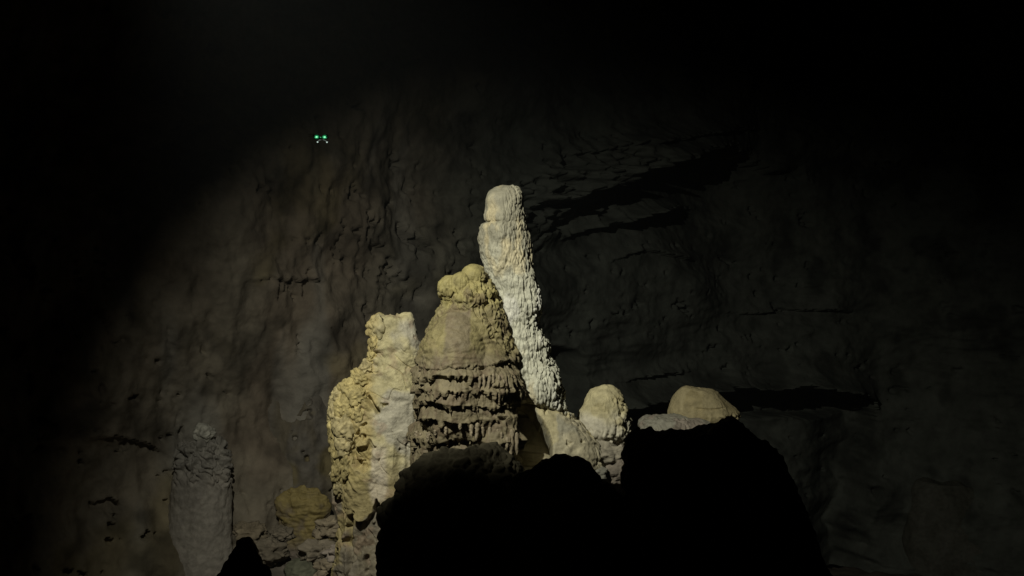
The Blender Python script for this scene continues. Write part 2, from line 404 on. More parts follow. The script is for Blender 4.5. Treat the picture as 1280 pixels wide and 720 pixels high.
# 2 broad stalagmite with yellow knobbed top and drip tiers
S2 = [(330, 593, 593), (331, 587, 599), (334, 581, 604), (340, 577, 607.5), (347, 572, 610), (355, 566, 615), (365, 560, 621), (380, 552, 627), (395, 543, 632), (410, 537, 637), (425, 532, 641), (440, 527, 644), (455, 526, 642),
      (470, 526, 637), (485, 526, 633), (500, 527, 629), (515, 525, 630), (530, 520, 634), (545, 515, 637), (560, 514, 642), (600, 514, 655), (680, 508, 665), (770, 500, 680)]
TIERS = [(452, 5, 0.13), (463, 9, 0.22), (483, 9, 0.22), (499, 10, 0.24), (516, 9, 0.20), (542, 15, 0.36)]
def s2_disp(c):
    p = c['p']; py = c['py']; th = c['th']
    right = sst(-0.1, 0.8, np.cos(th)); frontness = np.sin(th)
    arcx = c['px']
    up = sst(392, 372, py)
    # is this vertex on the smooth front shield?
    in1 = ((arcx - 574) / 49) ** 2 + ((py - 474) / 88) ** 2; in2 = ((arcx - 604) / 38) ** 2 + ((py - 486) / 66) ** 2
    shield = sst(0.9, 1.0, 2 - np.minimum(in1, in2)) * sst(0.15, 0.45, frontness) * sst(458, 444, py)
    roughside = (1 - shield) * sst(350, 372, py + 24 * right) * (0.3 + 0.7 * sst(472, 448, py))
    sca, d1 = scales(p, 3.3, 2.4)
    h = 0.10 * fbm(p * 1.0, 3) * (1 - 0.6 * shield) * sst(338, 375, py)
    h += 0.02 * fbm(p * 5, 3)
    h += roughside * (0.08 * (sca - 0.5) + 0.05 * fbm(p * 3.4 + 8, 3))
    h -= roughside * (0.09 + 0.13 * right) * sst(0.18, 0.5, pn(sc3(p, 2.8, 2.8, 1.8) + 14)) * sst(470, 440, py)
    # fine ripples on the shield
    rip = pn(np.stack([p[:, 0] * 1.2, p[:, 1] * 1.2, p[:, 2] * 5.5 + 0.6 * pn(p * 2)], -1))
    h += shield * (0.05 * rip + 0.09 * pn(sc3(p, 0.9, 0.9, 0.7) + 5) + 0.03 * ridged(sc3(p, 2.2, 2.2, 4.0) + 3, 2) * sst(600, 570, arcx))
    # short flutes under the knobs
    h += up * 0.05 * ridged(sc3(p, 4.2, 4.2, 0.8), 2) * sst(340, 356, py)
    h -= up * 0.12 * sst(0.2, 0.5, pn(sc3(p, 2.4, 2.4, 1.6) + 65)) * sst(345, 352, py) * sst(0.0, 0.4, np.cos(th) + 0.35)
    # tiers: a lip that juts out and ends in a fringe of drips
    cyl = lambda f, i: np.stack([np.cos(th) * f + i * 7.3, np.sin(th) * f, py * 0.012 + i * 3.1], -1)
    for i, (e, ln, amp) in enumerate(TIERS):
        wav = 8 * pn(cyl(1.1, i)) + 4 * pn(cyl(3.2, i + 20)) + 1.2 * pn(cyl(9, i + 40))
        t = py - (e + wav)
        fr = pn(cyl(13, i + 60)) + 0.6 * pn(cyl(30, i + 80))
        rightlong = 1 + 0.9 * sst(0.1, 0.6, np.cos(th)) * (i in (1, 2, 4))
        drip = ln * rightlong * np.clip(0.25 + 1.1 * fr, 0.02, 2.2)
        on = amp * (0.35 + 0.65 * sst(-0.25, 0.35, pn(cyl(1.9, i + 100)) + 0.12 + 0.3 * sst(0.2, 0.7, np.cos(th))))
        prof = np.where(t < 0, np.exp(t / (9.0 + 5 * (i % 2))), np.where(t < drip, 1.0 - 0.3 * t / np.maximum(drip, 0.1), -0.7 * np.exp(-(t - drip) / 5.0)))
        h += on * prof
    low = sst(448, 462, py)
    h += low * (0.07 * fbm(sc3(p, 1.3, 1.3, 1.6) + 19, 2) + 0.06 * ridged(sc3(p, 4.0, 4.0, 0.8) + 2, 2) * sst(0.0, 0.5, np.cos(th)))
    h += sst(450, 465, py) * 0.025 * fbm(p * 4.2 + 9, 3)
    return h
def s2_tint(c):
    p = c['q']; py = c['py']; x = p[:, 0] / c['s'] + 640
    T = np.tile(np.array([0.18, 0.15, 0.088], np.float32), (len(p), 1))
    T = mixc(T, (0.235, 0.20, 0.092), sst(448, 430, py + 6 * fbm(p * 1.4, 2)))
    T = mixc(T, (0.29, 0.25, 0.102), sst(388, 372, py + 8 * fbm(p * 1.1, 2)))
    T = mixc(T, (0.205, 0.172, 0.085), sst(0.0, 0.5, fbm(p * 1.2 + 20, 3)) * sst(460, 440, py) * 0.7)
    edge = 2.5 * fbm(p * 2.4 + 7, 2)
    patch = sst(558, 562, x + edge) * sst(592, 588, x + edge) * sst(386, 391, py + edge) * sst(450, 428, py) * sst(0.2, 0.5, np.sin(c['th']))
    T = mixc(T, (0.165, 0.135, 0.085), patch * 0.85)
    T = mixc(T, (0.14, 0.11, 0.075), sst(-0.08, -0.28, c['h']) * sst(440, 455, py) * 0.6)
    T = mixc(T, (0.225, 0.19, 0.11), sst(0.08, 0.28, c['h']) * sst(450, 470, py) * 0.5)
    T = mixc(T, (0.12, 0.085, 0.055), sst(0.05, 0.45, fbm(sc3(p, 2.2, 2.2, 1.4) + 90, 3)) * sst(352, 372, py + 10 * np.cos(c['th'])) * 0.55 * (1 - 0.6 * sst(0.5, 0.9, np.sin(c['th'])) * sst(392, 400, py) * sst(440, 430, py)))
    return T
root2 = bpy.data.objects.new('stalagmite', None); C.objects.link(root2)
b2 = px(585, 640, 46.0); root2.location = b2
tag(root2, 'broad yellow-topped stalagmite with tiers of dripstone, standing in front of the tall pale column', 'stalagmite')
def adopt(o, root):
    o.parent = root; o.matrix_parent_inverse = root.matrix_world.inverted() if False else o.matrix_parent_inverse
    o.location = Vector(o.location) - Vector(root.location)
    return o
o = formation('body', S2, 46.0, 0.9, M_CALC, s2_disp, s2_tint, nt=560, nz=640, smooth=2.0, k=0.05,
              lobes=[(592, 346, 0.35, 16, 17, 16), (562, 359, 0.55, 12.5, 14, 14.5), (577, 355, 0.75, 12, 13, 15), (590, 376, 0.5, 24, 26, 28), (572, 474, 0.65, 49, 60, 88), (604, 486, 0.5, 38, 54, 66), (626, 546, 1.5, 18, 22, 44)])  # last lobe added low on the right to cast shadow on the mound
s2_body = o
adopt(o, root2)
# single long drips hanging at the foot of the tiers
def drip_mesh(name, seed, mat, tint):
    r = np.random.default_rng(seed)
    nz, nt = 22, 12
    t = np.linspace(0, 1, nz); th = np.linspace(0, 2 * np.pi, nt, endpoint=False)
    rad = np.interp(t, [0, 0.06, 0.2, 0.6, 0.85, 0.97, 1], [0.0, 0.8, 1.0, 0.85, 0.62, 0.32, 0.0])
    X = rad[:, None] * np.cos(th)[None]; Y = rad[:, None] * np.sin(th)[None]; Z = np.repeat(-t[:, None], nt, 1)
    P = np.stack([X, Y, Z], -1).reshape(-1, 3)
    n = fbm(sc3(P, 1.4, 1.4, 5) + seed * 3.3, 2)
    P[:, :2] *= (1 + 0.4 * n)[:, None]
    P[:, 0] += 0.35 * pn(sc3(P, 0, 0, 3) + seed)
    T = np.tile(np.array(tint, np.float32), (len(P), 1)) * (1 + 0.25 * n)[:, None]
    return grid_mesh(name, P.reshape(nz, nt, 3), T, True, mat)
protos = [drip_mesh('drip', k, M_CALC, (0.26, 0.215, 0.14)) for k in range(4)]
first = [True] * 4
rd = random.Random(5)
def add_drip(x, y, ln, w, d):
    k = rd.randrange(4)
    if first[k]: g = protos[k]; first[k] = False
    else:
        g = protos[k].copy(); C.objects.link(g)
    s = d / F
    g.parent = root2
    g.location = Vector(px(x, y, d)) - Vector(root2.location)
    g.scale = (w * s, w * s, ln * s)
    g.rotation_euler = (rd.uniform(-.08, .08), rd.uniform(-.1, .1), rd.uniform(0, 6.28))
S2V = np.empty(len(s2_body.data.vertices) * 3, np.float32); s2_body.data.vertices.foreach_get('co', S2V); S2V = S2V.reshape(-1, 3)
S2U = 640 + F * S2V[:, 0] / S2V[:, 1]; S2W = 360 - F * (S2V[:, 2] - CAMZ) / S2V[:, 1]
def s2_front(x, y):           # distance of the body surface where a drip is rooted
    m = (np.abs(S2U - x) < 2.5) & (np.abs(S2W - y) < 2.5)
    return float(S2V[m, 1].min()) if m.any() else None
for x, y, ln, w in [(521, 538, 12, 2.8), (526, 541, 9, 2.2), (536, 540, 14, 2.8), (544, 537, 9, 2.2), (557, 533, 13, 2.6), (575, 529, 10, 2.4), (589, 530, 19, 2.8), (597, 528, 26, 3.0), (603, 533, 15, 2.2), (612, 533, 28, 2.6), (622, 536, 24, 2.4), (627, 540, 12, 2.0), (634, 546, 18, 2.4),
                    (640, 536, 38, 3.6), (646, 540, 33, 2.6), (648, 575, 24, 3.0), (643, 580, 28, 2.4), (637, 584, 20, 2.2),
                    (600, 470, 19, 2.0), (605, 467, 24, 2.2), (612, 469, 27, 2.2), (617, 466, 20, 1.8), (624, 468, 27, 2.0), (630, 474, 24, 1.8)]:
    dsurf = s2_front(x, y)
    if dsurf: add_drip(x, y, ln * 0.9, w, dsurf + 0.03)
for k in range(4):
    if first[k]: bpy.data.objects.remove(protos[k])

# 3 ragged yellow flowstone spire at the left
S3 = [(390, 508, 508), (391, 503, 513), (394, 498, 515), (398, 470, 516), (402, 467, 517), (410, 466, 520), (420, 465, 524), (428, 464.5, 528), (433, 466, 530), (440, 470, 531), (448, 466, 532), (456, 461, 532), (465, 453, 533), (474, 449, 534),
      (484, 443, 534), (492, 436, 535), (500, 430, 535), (515, 427, 536), (525, 424, 537), (540, 423, 538), (560, 425, 540), (590, 424, 542), (620, 425, 545), (660, 428, 548), (720, 420, 552), (800, 405, 560)]
def s3_disp(c):
    p = c['p']; py = c['py']; x = c['px']
    lft = sst(0.1, 0.8, -np.cos(c['th']) + 0.35 * fbm(p * 0.5, 2)) * (1 - 0.75 * sst(585, 625, py))
    sca, d1 = scales(p, 1.6, 1.3, 0.5)
    h = 0.16 * fbm(p * 0.6 + 3, 3)
    h += lft * (0.11 * (sca - 0.5) + 0.06 * ridged(p * 1.5 + 6, 3))
    h += 0.03 * fbm(p * 4.5, 3)
    # vertical draperies lower down
    dr = sst(500, 560, py)
    h += dr * 0.13 * ridged(sc3(p, 1.0, 1.0, 0.12) + 15, 2)
    h -= sst(530, 570, py) * 0.42 * sst(0.12, 0.28, pn(sc3(p, 1.5, 1.5, 0.5) + 27) + 0.3 * pn(p * 3)) * sst(0.25, -0.1, np.cos(c['th']))
    # broken notches with sharp shadows
    pit = pn(sc3(p, 1.3, 1.3, 1.5) + 21) + 0.5 * pn(p * 4 + 3)
    h -= 0.2 * sst(0.66, 0.76, pit)
    # a long slanting slot
    q = (x - 466) * 0.80 + (py - 497) * -0.60; r = (x - 466) * 0.60 + (py - 497) * 0.80
    h -= 0.55 * np.exp(-((q + 1.5 * pn(p * 3)) / 2.3) ** 2) * sst(-8, -4, r) * sst(22, 16, r) * (np.sin(c['th']) > 0)
    # stepped crack lines on the face
    cr = pn(sc3(p, 0.7, 0.7, 1.0) + 61)
    h += 0.08 * ridged(sc3(p, 0.9, 0.9, 0.25) + 61, 2)
    dg = np.stack([p[:, 0] * 1.1 + p[:, 2] * 0.8, p[:, 1], p[:, 2] * 0.5 - p[:, 0] * 0.3], -1)
    crk = sst(0.06, 0.015, np.abs(pn(dg * 1.1 + 71))) * sst(0.12, 0.3, pn(p * 0.9 + 9 + 0.0 * cr[:, None]))
    h -= (0.08 + 0.16 * lft) * crk
    h += 0.12 * (sst(-0.05, 0.05, pn(sc3(p, 0.8, 0.8, 0.9) + 29)) - 0.5) * (0.35 + 0.65 * lft)
    return h
def s3_tint(c):
    p = c['q']; py = c['py']; x = p[:, 0] / c['s'] + 640
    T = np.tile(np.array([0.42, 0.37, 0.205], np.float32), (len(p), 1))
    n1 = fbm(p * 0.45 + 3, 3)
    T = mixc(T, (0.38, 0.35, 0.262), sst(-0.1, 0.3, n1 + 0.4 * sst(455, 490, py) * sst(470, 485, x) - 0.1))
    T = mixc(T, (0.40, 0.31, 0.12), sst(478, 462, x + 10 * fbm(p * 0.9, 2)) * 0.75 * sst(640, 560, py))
    T = mixc(T, (0.165, 0.14, 0.10), sst(565, 635, py + 30 * n1) * 0.9)  # darker towards the base: the beam's falloff painted into the colour
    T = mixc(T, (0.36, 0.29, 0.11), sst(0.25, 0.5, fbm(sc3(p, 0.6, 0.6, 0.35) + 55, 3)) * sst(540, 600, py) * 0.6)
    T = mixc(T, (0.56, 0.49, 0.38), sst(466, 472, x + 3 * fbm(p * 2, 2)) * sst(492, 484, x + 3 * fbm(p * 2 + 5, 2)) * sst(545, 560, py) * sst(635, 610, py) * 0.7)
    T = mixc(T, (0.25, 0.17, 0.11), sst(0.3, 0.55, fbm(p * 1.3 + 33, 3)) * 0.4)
    return T
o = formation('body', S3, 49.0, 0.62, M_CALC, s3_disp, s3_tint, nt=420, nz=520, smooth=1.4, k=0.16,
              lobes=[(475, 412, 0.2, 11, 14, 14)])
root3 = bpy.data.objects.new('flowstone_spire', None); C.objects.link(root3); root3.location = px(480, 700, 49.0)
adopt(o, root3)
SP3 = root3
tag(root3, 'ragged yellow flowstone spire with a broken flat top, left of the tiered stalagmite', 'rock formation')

# 4 smooth mound at the foot of the tall stalagmite
M1 = [(485, 655, 655), (486, 648, 662), (490, 640, 671), (498, 635, 683), (508, 632, 699), (520, 630, 714), (532, 630, 727), (545, 630, 740), (560, 628, 751), (580, 626, 758), (620, 622, 762), (770, 600, 790)]
def m1_disp(c):
    p = c['p']; py = c['py']; rt = sst(0.3, 0.9, np.cos(c['th']))
    h = 0.10 * fbm(p * 0.6 + 2, 2) + 0.02 * fbm(p * 3, 3)
    h += 0.05 * ridged(np.stack([p[:, 0] * 1.2 + p[:, 2] * 0.8, p[:, 1] * 1.2, p[:, 2] * 1.6 - p[:, 0] * 0.8], -1), 2)
    sca, d1 = scales(p, 3, 2.4)
    h += sst(0.7, 0.97, np.cos(c['th'])) * 0.07 * (sca - 0.5)
    h -= 0.12 * sst(0.55, 0.68, pn(p * 1.5 + 40) + 0.4 * pn(p * 4))
    hol = ((c['px'] - 652) / 38) ** 2 + ((py - 550) / 45) ** 2 + 0.12 * pn(p * 0.8 + 5)
    h -= 3.1 * sst(1.0, 0.86, hol) * (np.sin(c['th']) > 0.0)  # hollow sunk into the mound so that it reads as a cast shadow
    return h
def m1_tint(c):
    p = c['q']; py = c['py']
    T = np.tile(np.array([0.38, 0.34, 0.225], np.float32), (len(p), 1))
    T = mixc(T, (0.32, 0.298, 0.215), sst(-0.05, 0.3, fbm(p * 0.6 + 8, 3)))
    T = mixc(T, (0.42, 0.36, 0.19), sst(0.15, 0.45, fbm(p * 0.8 + 28, 3)) * 0.7)
    return T
o = formation('flowstone_mound', M1, 46.9, 0.85, M_CALC, m1_disp, m1_tint, nt=340, nz=300, smooth=2.5)
tag(o, 'smooth buff flowstone mound sloping down at the foot of the tall pale stalagmite', 'mound')

# 5 rounded dome stalagmite on a rubbly foot
D1 = [(480.5, 756, 756), (481.5, 750, 762), (484, 744, 768), (488, 738.5, 773.5), (494, 734, 778), (502, 730.5, 781), (512, 727, 784), (522, 722.5, 787), (532, 720.5, 789.5), (538, 720, 791), (544, 721, 788), (552, 724, 784), (570, 727, 784), (600, 728, 786), (760, 720, 800)]
def d1_disp(c):
    p = c['p']; py = c['py']
    rt = np.clip(sst(0.15, 0.6, np.cos(c['th']) + 0.3 * fbm(p * 0.8, 2)) * sst(488, 502, py) + sst(530, 540, py), 0, 1)
    sca, d1 = scales(p, 3.6, 3.0)
    h = 0.10 * fbm(p * 1.1, 3) + 0.03 * fbm(p * 4, 3) + 0.02 * ridged(sc3(p, 3, 3, 0.8), 2) * sst(486, 500, py)
    h += rt * (0.08 * (sca - 0.6) + 0.03 * fbm(p * 4, 2)) - rt * 0.10 * sst(0.2, 0.42, pn(p * 2.9 + 4))
    h -= 0.06 * sst(0.10, 0.02, np.abs(py - 513 - 2 * pn(p * 2))) * sst(735, 742, c['px'])
    return h
def d1_tint(c):
    p = c['q']; py = c['py']
    T = np.tile(np.array([0.43, 0.38, 0.215], np.float32), (len(p), 1))
    T = mixc(T, (0.45, 0.415, 0.31), sst(508, 530, py + 8 * fbm(p * 0.9, 2)))
    T = mixc(T, (0.36, 0.31, 0.16), sst(0.1, 0.4, fbm(p * 0.9 + 8, 3)) * 0.6)
    T = mixc(T, (0.30, 0.24, 0.19), sst(545, 565, py))
    return T
o = formation('stalagmite', D1, 48.2, 0.9, M_CALC, d1_disp, d1_tint, nt=240, nz=260)
tag(o, 'egg-shaped cream stalagmite with a rough right flank, right of the smooth mound', 'stalagmite')

# rubble below it
def boulder(name, x, y, d, rx, ry, rz, seed, tint, label, cat='boulder', group=None, rough=0.25, mat=None, folds=0.0):
    nz, nt = 60, 90
    ph = np.linspace(0.01, math.pi - 0.01, nz); th = np.linspace(0, 2 * math.pi, nt, endpoint=False)
    D = np.stack([np.sin(ph)[:, None] * np.cos(th)[None], np.sin(ph)[:, None] * np.sin(th)[None], np.repeat(np.cos(ph)[:, None], nt, 1)], -1).reshape(-1, 3)
    f = fbm(D * 1.3 + seed * 5.1, 4); dd1, dd2 = worley(D * 1.7 + seed)
    fold = ridged(np.stack([D[:, 0] * 1.6 + D[:, 2] * 1.2, D[:, 1] * 1.6, D[:, 2] * 1.8 - D[:, 0]], -1) + seed * 1.7, 2)
    r = 1 + folds * fold + rough * f - rough * 0.8 * (dd1 - 0.5) + 0.05 * rough * fbm(D * 9 + seed, 3)
    s = d / F
    P = D * r[:, None] * np.array([rx * s, ry * s, rz * s])
    T = np.tile(np.array(tint, np.float32), (len(P), 1)) * (1 + 0.35 * fbm(D * 2 + seed, 3))[:, None]
    o = grid_mesh(name, P.reshape(nz, nt, 3)[::-1], T, True, mat or M_ROCK)
    o.location = px(x, y, d)
    if label: tag(o, label, cat, group)
    return o
def knob3(x, y, d, rx, ry, rz, seed, tint):
    adopt(boulder('knob', x, y, d, rx, ry, rz, seed, tint, None, rough=0.26, mat=M_CALC, folds=0.13), SP3)
KN = [(426, 499, 48.6, 13, 14, 12), (437, 487, 48.4, 12, 13, 11), (449, 473, 48.5, 10, 12, 10), (459, 461, 48.6, 8, 10, 8), (466, 447, 48.7, 7, 9, 7), (468, 428, 48.6, 6, 8, 9), (421, 519, 48.6, 11, 13, 13), (433, 510, 48.2, 13, 13, 14), (419, 540, 48.6, 9, 12, 15),
      (431, 534, 48.1, 13, 13, 16), (446, 496, 48.0, 11, 11, 11), (422, 563, 48.5, 9, 12, 14), (432, 556, 48.1, 11, 12, 15), (424, 585, 48.5, 9, 12, 15), (435, 580, 48.2, 9, 11, 14), (425, 607, 48.6, 8, 11, 13), (448, 515, 48.0, 9, 10, 12)]
for i, (x, y, d, rx, ry, rz) in enumerate(KN):
    yl = 1.0 if y < 560 else 0.75
    knob3(x, y, d, rx * 1.02, ry * 1.0, rz * 1.2, 60 + i, (0.42 * yl, 0.345 * yl, 0.15 * yl) if i % 3 else (0.40 * yl, 0.335 * yl, 0.17 * yl))
boulder('boulder', 758, 570, 46.9, 24, 22, 16, 11, (0.235, 0.21, 0.155), 'rough dull boulder right under the egg-shaped stalagmite')
boulder('boulder', 740, 592, 46.2, 22, 20, 14, 12, (0.2, 0.19, 0.15), 'dull greenish boulder at the lower right end of the smooth mound')
boulder('boulder', 774, 590, 46.6, 20, 16, 16, 13, (0.19, 0.162, 0.125), 'brownish boulder wedged between the egg-shaped stalagmite and the dark hump')

# 6 squat dome on a ledge
root6 = bpy.data.objects.new('stalagmite', None); C.objects.link(root6); root6.location = px(860, 545, 58.0)
tag(root6, 'squat loaf-shaped stalagmite on a pale ledge, farthest right of the lit ones', 'stalagmite')
D2 = [(484, 873, 873), (484.5, 862, 884), (486, 854, 893), (489, 848, 899), (494, 843, 903.5), (500, 840, 908.5), (507, 838, 913.5), (513, 836.5, 918), (518, 836, 920.5), (522, 837, 919), (530, 838, 912), (545, 840, 905), (580, 842, 900)]
def d2_disp(c):
    p = c['p']; py = c['py']
    rip = sst(500, 512, py)
    h = 0.14 * fbm(p * 0.6 + 4, 2) + 0.02 * fbm(p * 4, 3)
    h += 0.03 * ridged(sc3(p, 1.6, 1.6, 0.3), 2) * sst(492, 504, py)
    h -= 0.10 * np.exp(-((py - 507.5 + 1.2 * pn(p)) / 0.9) ** 2) * sst(862, 872, c['px']) * sst(905, 895, c['px'])
    sca, d1 = scales(p, 3, 2.6)
    h += 0.15 * (sca - 0.5) * sst(514, 519, py) * sst(890, 905, c['px'])
    return h
def d2_tint(c):
    p = c['q']; py = c['py']
    T = np.tile(np.array([0.38, 0.32, 0.175], np.float32), (len(p), 1))
    T = mixc(T, (0.30, 0.245, 0.12), sst(-0.1, 0.4, fbm(sc3(p, 1, 1, 0.4) + 9, 3)) * 0.7)
    return T
o = formation('dome', D2, 58.0, 0.8, M_CALC, d2_disp, d2_tint, nt=240, nz=180); adopt(o, root6)
LG = [(519, 822, 822), (520, 812, 850), (522, 802, 870), (526, 798, 885), (530, 797, 893), (536, 798, 900), (545, 802, 905), (570, 806, 905), (640, 806, 905), (760, 800, 915)]
def lg_disp(c):
    p = c['p']; py = c['py']; sca, d1 = scales(p, 2.4, 2.4)
    return 0.12 * fbm(p, 3) + 0.14 * (sca - 0.5) * sst(0.0, 0.4, pn(p * 0.6 + 4) + 0.2) + 0.05 * fbm(p * 4, 2)
def lg_tint(c):
    p = c['q']
    T = np.tile(np.array([0.30, 0.285, 0.22], np.float32), (len(p), 1))
    return mixc(T, (0.27, 0.23, 0.18), sst(0.0, 0.4, fbm(p * 0.8, 3)))
o = formation('ledge', LG, 57.0, 0.7, M_CALC, lg_disp, lg_tint, nt=240, nz=160); adopt(o, root6)

# ------------------------------------------------------------------ dark rock humps in the foreground
def hump_disp(c):
    p = c['p']; sca, d1 = scales(p, 1.6, 1.4)
    return 0.2 * fbm(p * 0.6 + 7, 4) + 0.06 * (sca - 0.5) + 0.06 * fbm(p * 3, 3) - 0.06 * sst(0.3, 0.45, pn(p * 1.3 + 9))
def hump_tint(col):
    def f(c):
        T = np.tile(np.array(col, np.float32), (len(c['q']), 1))
        return T * (1 + 0.35 * fbm(c['q'] * 0.7, 3))[:, None]
    return f
def hump(rows, d, depth, label, nt=220, nz=200, col=(0.2, 0.17, 0.115), disp=hump_disp):
    o = formation('rock_hump', rows, d, depth, M_ROCK, disp, hump_tint(col), nt=nt, nz=nz, smooth=3)
    return tag(o, label, 'rock')
def b1_disp(c):
    p = c['p']; sca, d1 = scales(p, 2.0, 1.8)
    return 0.2 * fbm(p * 0.9 + 7, 4) + 0.08 * (sca - 0.5) + 0.05 * fbm(p * 3, 3) - 0.18 * sst(0.25, 0.45, pn(p * 1.8 + 5)) * sst(575, 620, c['px'])
hump([(557, 588, 588), (558, 574, 603), (562, 555, 622), (569, 538, 636), (578, 526, 645), (590, 507, 652), (605, 497, 660), (625, 485, 668), (645, 477, 676), (670, 473, 684), (720, 474, 694), (780, 470, 710)], 34.3, 0.8, 'big rounded rock hump below the tiered stalagmite, its lower face in black shadow', 320, 260, (0.17, 0.15, 0.095), b1_disp)
hump([(567, 695, 695), (568, 686, 704), (571, 676, 714), (578, 664, 727), (588, 652, 740), (598, 641, 752), (612, 630, 768), (640, 620, 790), (720, 610, 810), (780, 600, 830)], 32.8, 0.8, 'black rounded rock hump just below the smooth buff mound')
hump([(533, 797, 797), (534, 790, 806), (537, 785, 822), (543, 782, 854), (550, 780, 872), (575, 779, 890), (620, 780, 905), (700, 776, 930), (780, 770, 950)], 32.6, 0.7, 'steep-sided black rock hump right of the egg-shaped stalagmite')
hump([(520, 915, 915), (521, 910, 919), (525, 902, 924), (532, 888, 933), (541, 864, 944), (550, 846, 958), (575, 832, 976), (620, 812, 1004), (700, 795, 1034), (780, 785, 1060)], 33.5, 0.7, 'black peaked rock hump below the squat loaf-shaped stalagmite')
hump([(674, 303, 303), (675, 296, 310), (679, 291, 317), (688, 286, 324), (700, 280, 330), (720, 271, 342), (780, 250, 365)], 31.0, 0.8, 'small dark pointed rock at the bottom left edge of the chamber', 120, 120, (0.12, 0.1, 0.08))

# ------------------------------------------------------------------ formations against the left wall
def col_disp(c):
    p = c['p']; py = c['py']
    sca, d1 = scales(p, 1.0, 1.6, 0.6)
    top = sst(612, 585, py + 12 * fbm(p * 0.5, 2))
    return 0.2 * fbm(sc3(p, 0.6, 0.6, 0.2), 3) + top * (0.32 * (sca - 0.5) + 0.22 * fbm(p * 1.6, 3)) + 0.05 * fbm(p * 2.5, 3)
def col_tint(c):
    p = c['q']; py = c['py']
    T = np.tile(np.array([0.36, 0.325, 0.27], np.float32), (len(p), 1))
    T = mixc(T, (0.31, 0.28, 0.235), sst(0.0, 0.4, fbm(sc3(p, 0.5, 0.5, 0.15), 3)))
    return mixc(T, (0.26, 0.25, 0.215), sst(600, 575, py) * 0.5)
CD = wall_depth(200, 650) + 1.0
rootc = bpy.data.objects.new('stone_column', None); C.objects.link(rootc); rootc.location = px(248, 700, CD)
tag(rootc, 'broken grey stone column against the left wall with a white knob on top', 'rock column')
o = formation('shaft', [(549, 262, 262), (550, 240, 275), (553, 226, 283), (560, 220, 286), (580, 218, 287), (600, 216, 287), (640, 212, 289), (680, 206, 291), (720, 199, 295), (800, 188, 302)], CD, 0.7, M_CALC, col_disp, col_tint, nt=180, nz=220); adopt(o, rootc)
o = boulder('knob', 254, 541, CD - 0.5, 13, 12, 11, 31, (0.5, 0.48, 0.4), None, mat=M_CALC); adopt(o, rootc)
def ym_disp(c):
    p = c['p']; sca, d1 = scales(p, 1.2, 2.2)
    return 0.7 * fbm(p * 0.4 + 6, 3) + 0.08 * (sca - 0.5) + 0.10 * ridged(sc3(p, 0.6, 0.6, 2.6), 2)
def ym_tint(c):
    p = c['q']
    T = np.tile(np.array([0.37, 0.29, 0.11], np.float32), (len(p), 1))
    T = mixc(T, (0.24, 0.19, 0.12), sst(0.0, 0.4, fbm(p * 0.5, 3)))
    return mixc(T, (0.22, 0.18, 0.14), sst(660, 690, c['py']))
def ap_disp(c):
    p = c['p']; py = c['py']
    pit = pn(p * 0.8 + 21) + 0.5 * pn(p * 2.4 + 3)
    return 0.4 * ridged(sc3(p, 0.35, 0.35, 0.06) + 5, 3) + 0.75 * fbm(sc3(p, 0.3, 0.3, 0.2), 3) + 0.06 * fbm(p * 2, 3) - 0.5 * sst(0.6, 0.72, pit)
def ap_tint(c):
    p = c['q']
    T = np.tile(np.array([0.165, 0.14, 0.098], np.float32), (len(p), 1))
    T = mixc(T, (0.185, 0.165, 0.135), sst(-0.1, 0.4, fbm(sc3(p, 0.4, 0.4, 0.1) + 8, 3)))
    return mixc(T, (0.21, 0.17, 0.08), sst(0.1, 0.5, fbm(p * 0.3 + 3, 3)) * 0.8)
o = formation('flowstone_drapery', [(470, 372, 372), (476, 358, 384), (500, 340, 398), (530, 318, 408), (560, 304, 420), (600, 296, 430), (650, 291, 436), (720, 286, 445), (800, 280, 450)], wall_depth(360, 600) + 2.2, 0.42, M_ROCK, ap_disp, ap_tint, nt=260, nz=260, smooth=6)
tag(o, 'dull draped flowstone apron spreading down the left wall beside the ragged spire', 'rock formation')
o = formation('flowstone_boss', [(606, 380, 380), (607, 368, 392), (612, 358, 402), (622, 351, 409), (640, 347, 412), (660, 346, 412), (680, 344, 416), (720, 338, 425), (800, 325, 440)], wall_depth(360, 600) - 0.9, 0.5, M_CALC, ym_disp, ym_tint, nt=180, nz=180)
tag(o, 'ochre yellow flowstone boss low on the left wall, left of the ragged spire', 'rock formation')
boulder('boulder', 340, 716, 64.0, 40, 30, 22, 41, (0.14, 0.12, 0.095), 'dark brown boulder below the ochre flowstone boss')
boulder('boulder', 378, 716, 62.5, 22, 20, 18, 42, (0.15, 0.15, 0.1), 'rounded greenish boulder at the bottom edge below the ochre flowstone boss', rough=0.15)
for i, (x, y, dd_, r_, lab) in enumerate([(312, 668, 66, 17, 'lumpy brown boulder right of the grey column foot'), (334, 690, 63, 20, 'larger tan boulder left under the ochre boss'),
        (410, 660, 57, 15, 'small buff boulder between ochre boss and ragged spire'), (398, 690, 56, 18, 'pale rounded boulder right under the ochre boss'), (412, 712, 52, 16, 'tan boulder at the bottom edge left of the ragged spire'),
        (352, 668, 65, 12, 'knobbly little boulder on the left flank of the ochre boss')]):
    boulder('boulder', x, y, dd_, r_ * 1.2, r_, r_ * 0.85, 80 + i, (0.19, 0.16, 0.115) if i % 2 else (0.22, 0.18, 0.12), lab, group='rubble at the foot of the left wall', rough=0.4)
boulder('boulder', 427, 692, 50.0, 20, 16, 13, 43, (0.25, 0.21, 0.17), 'small angular block low on the foot of the ragged spire', rough=0.45)
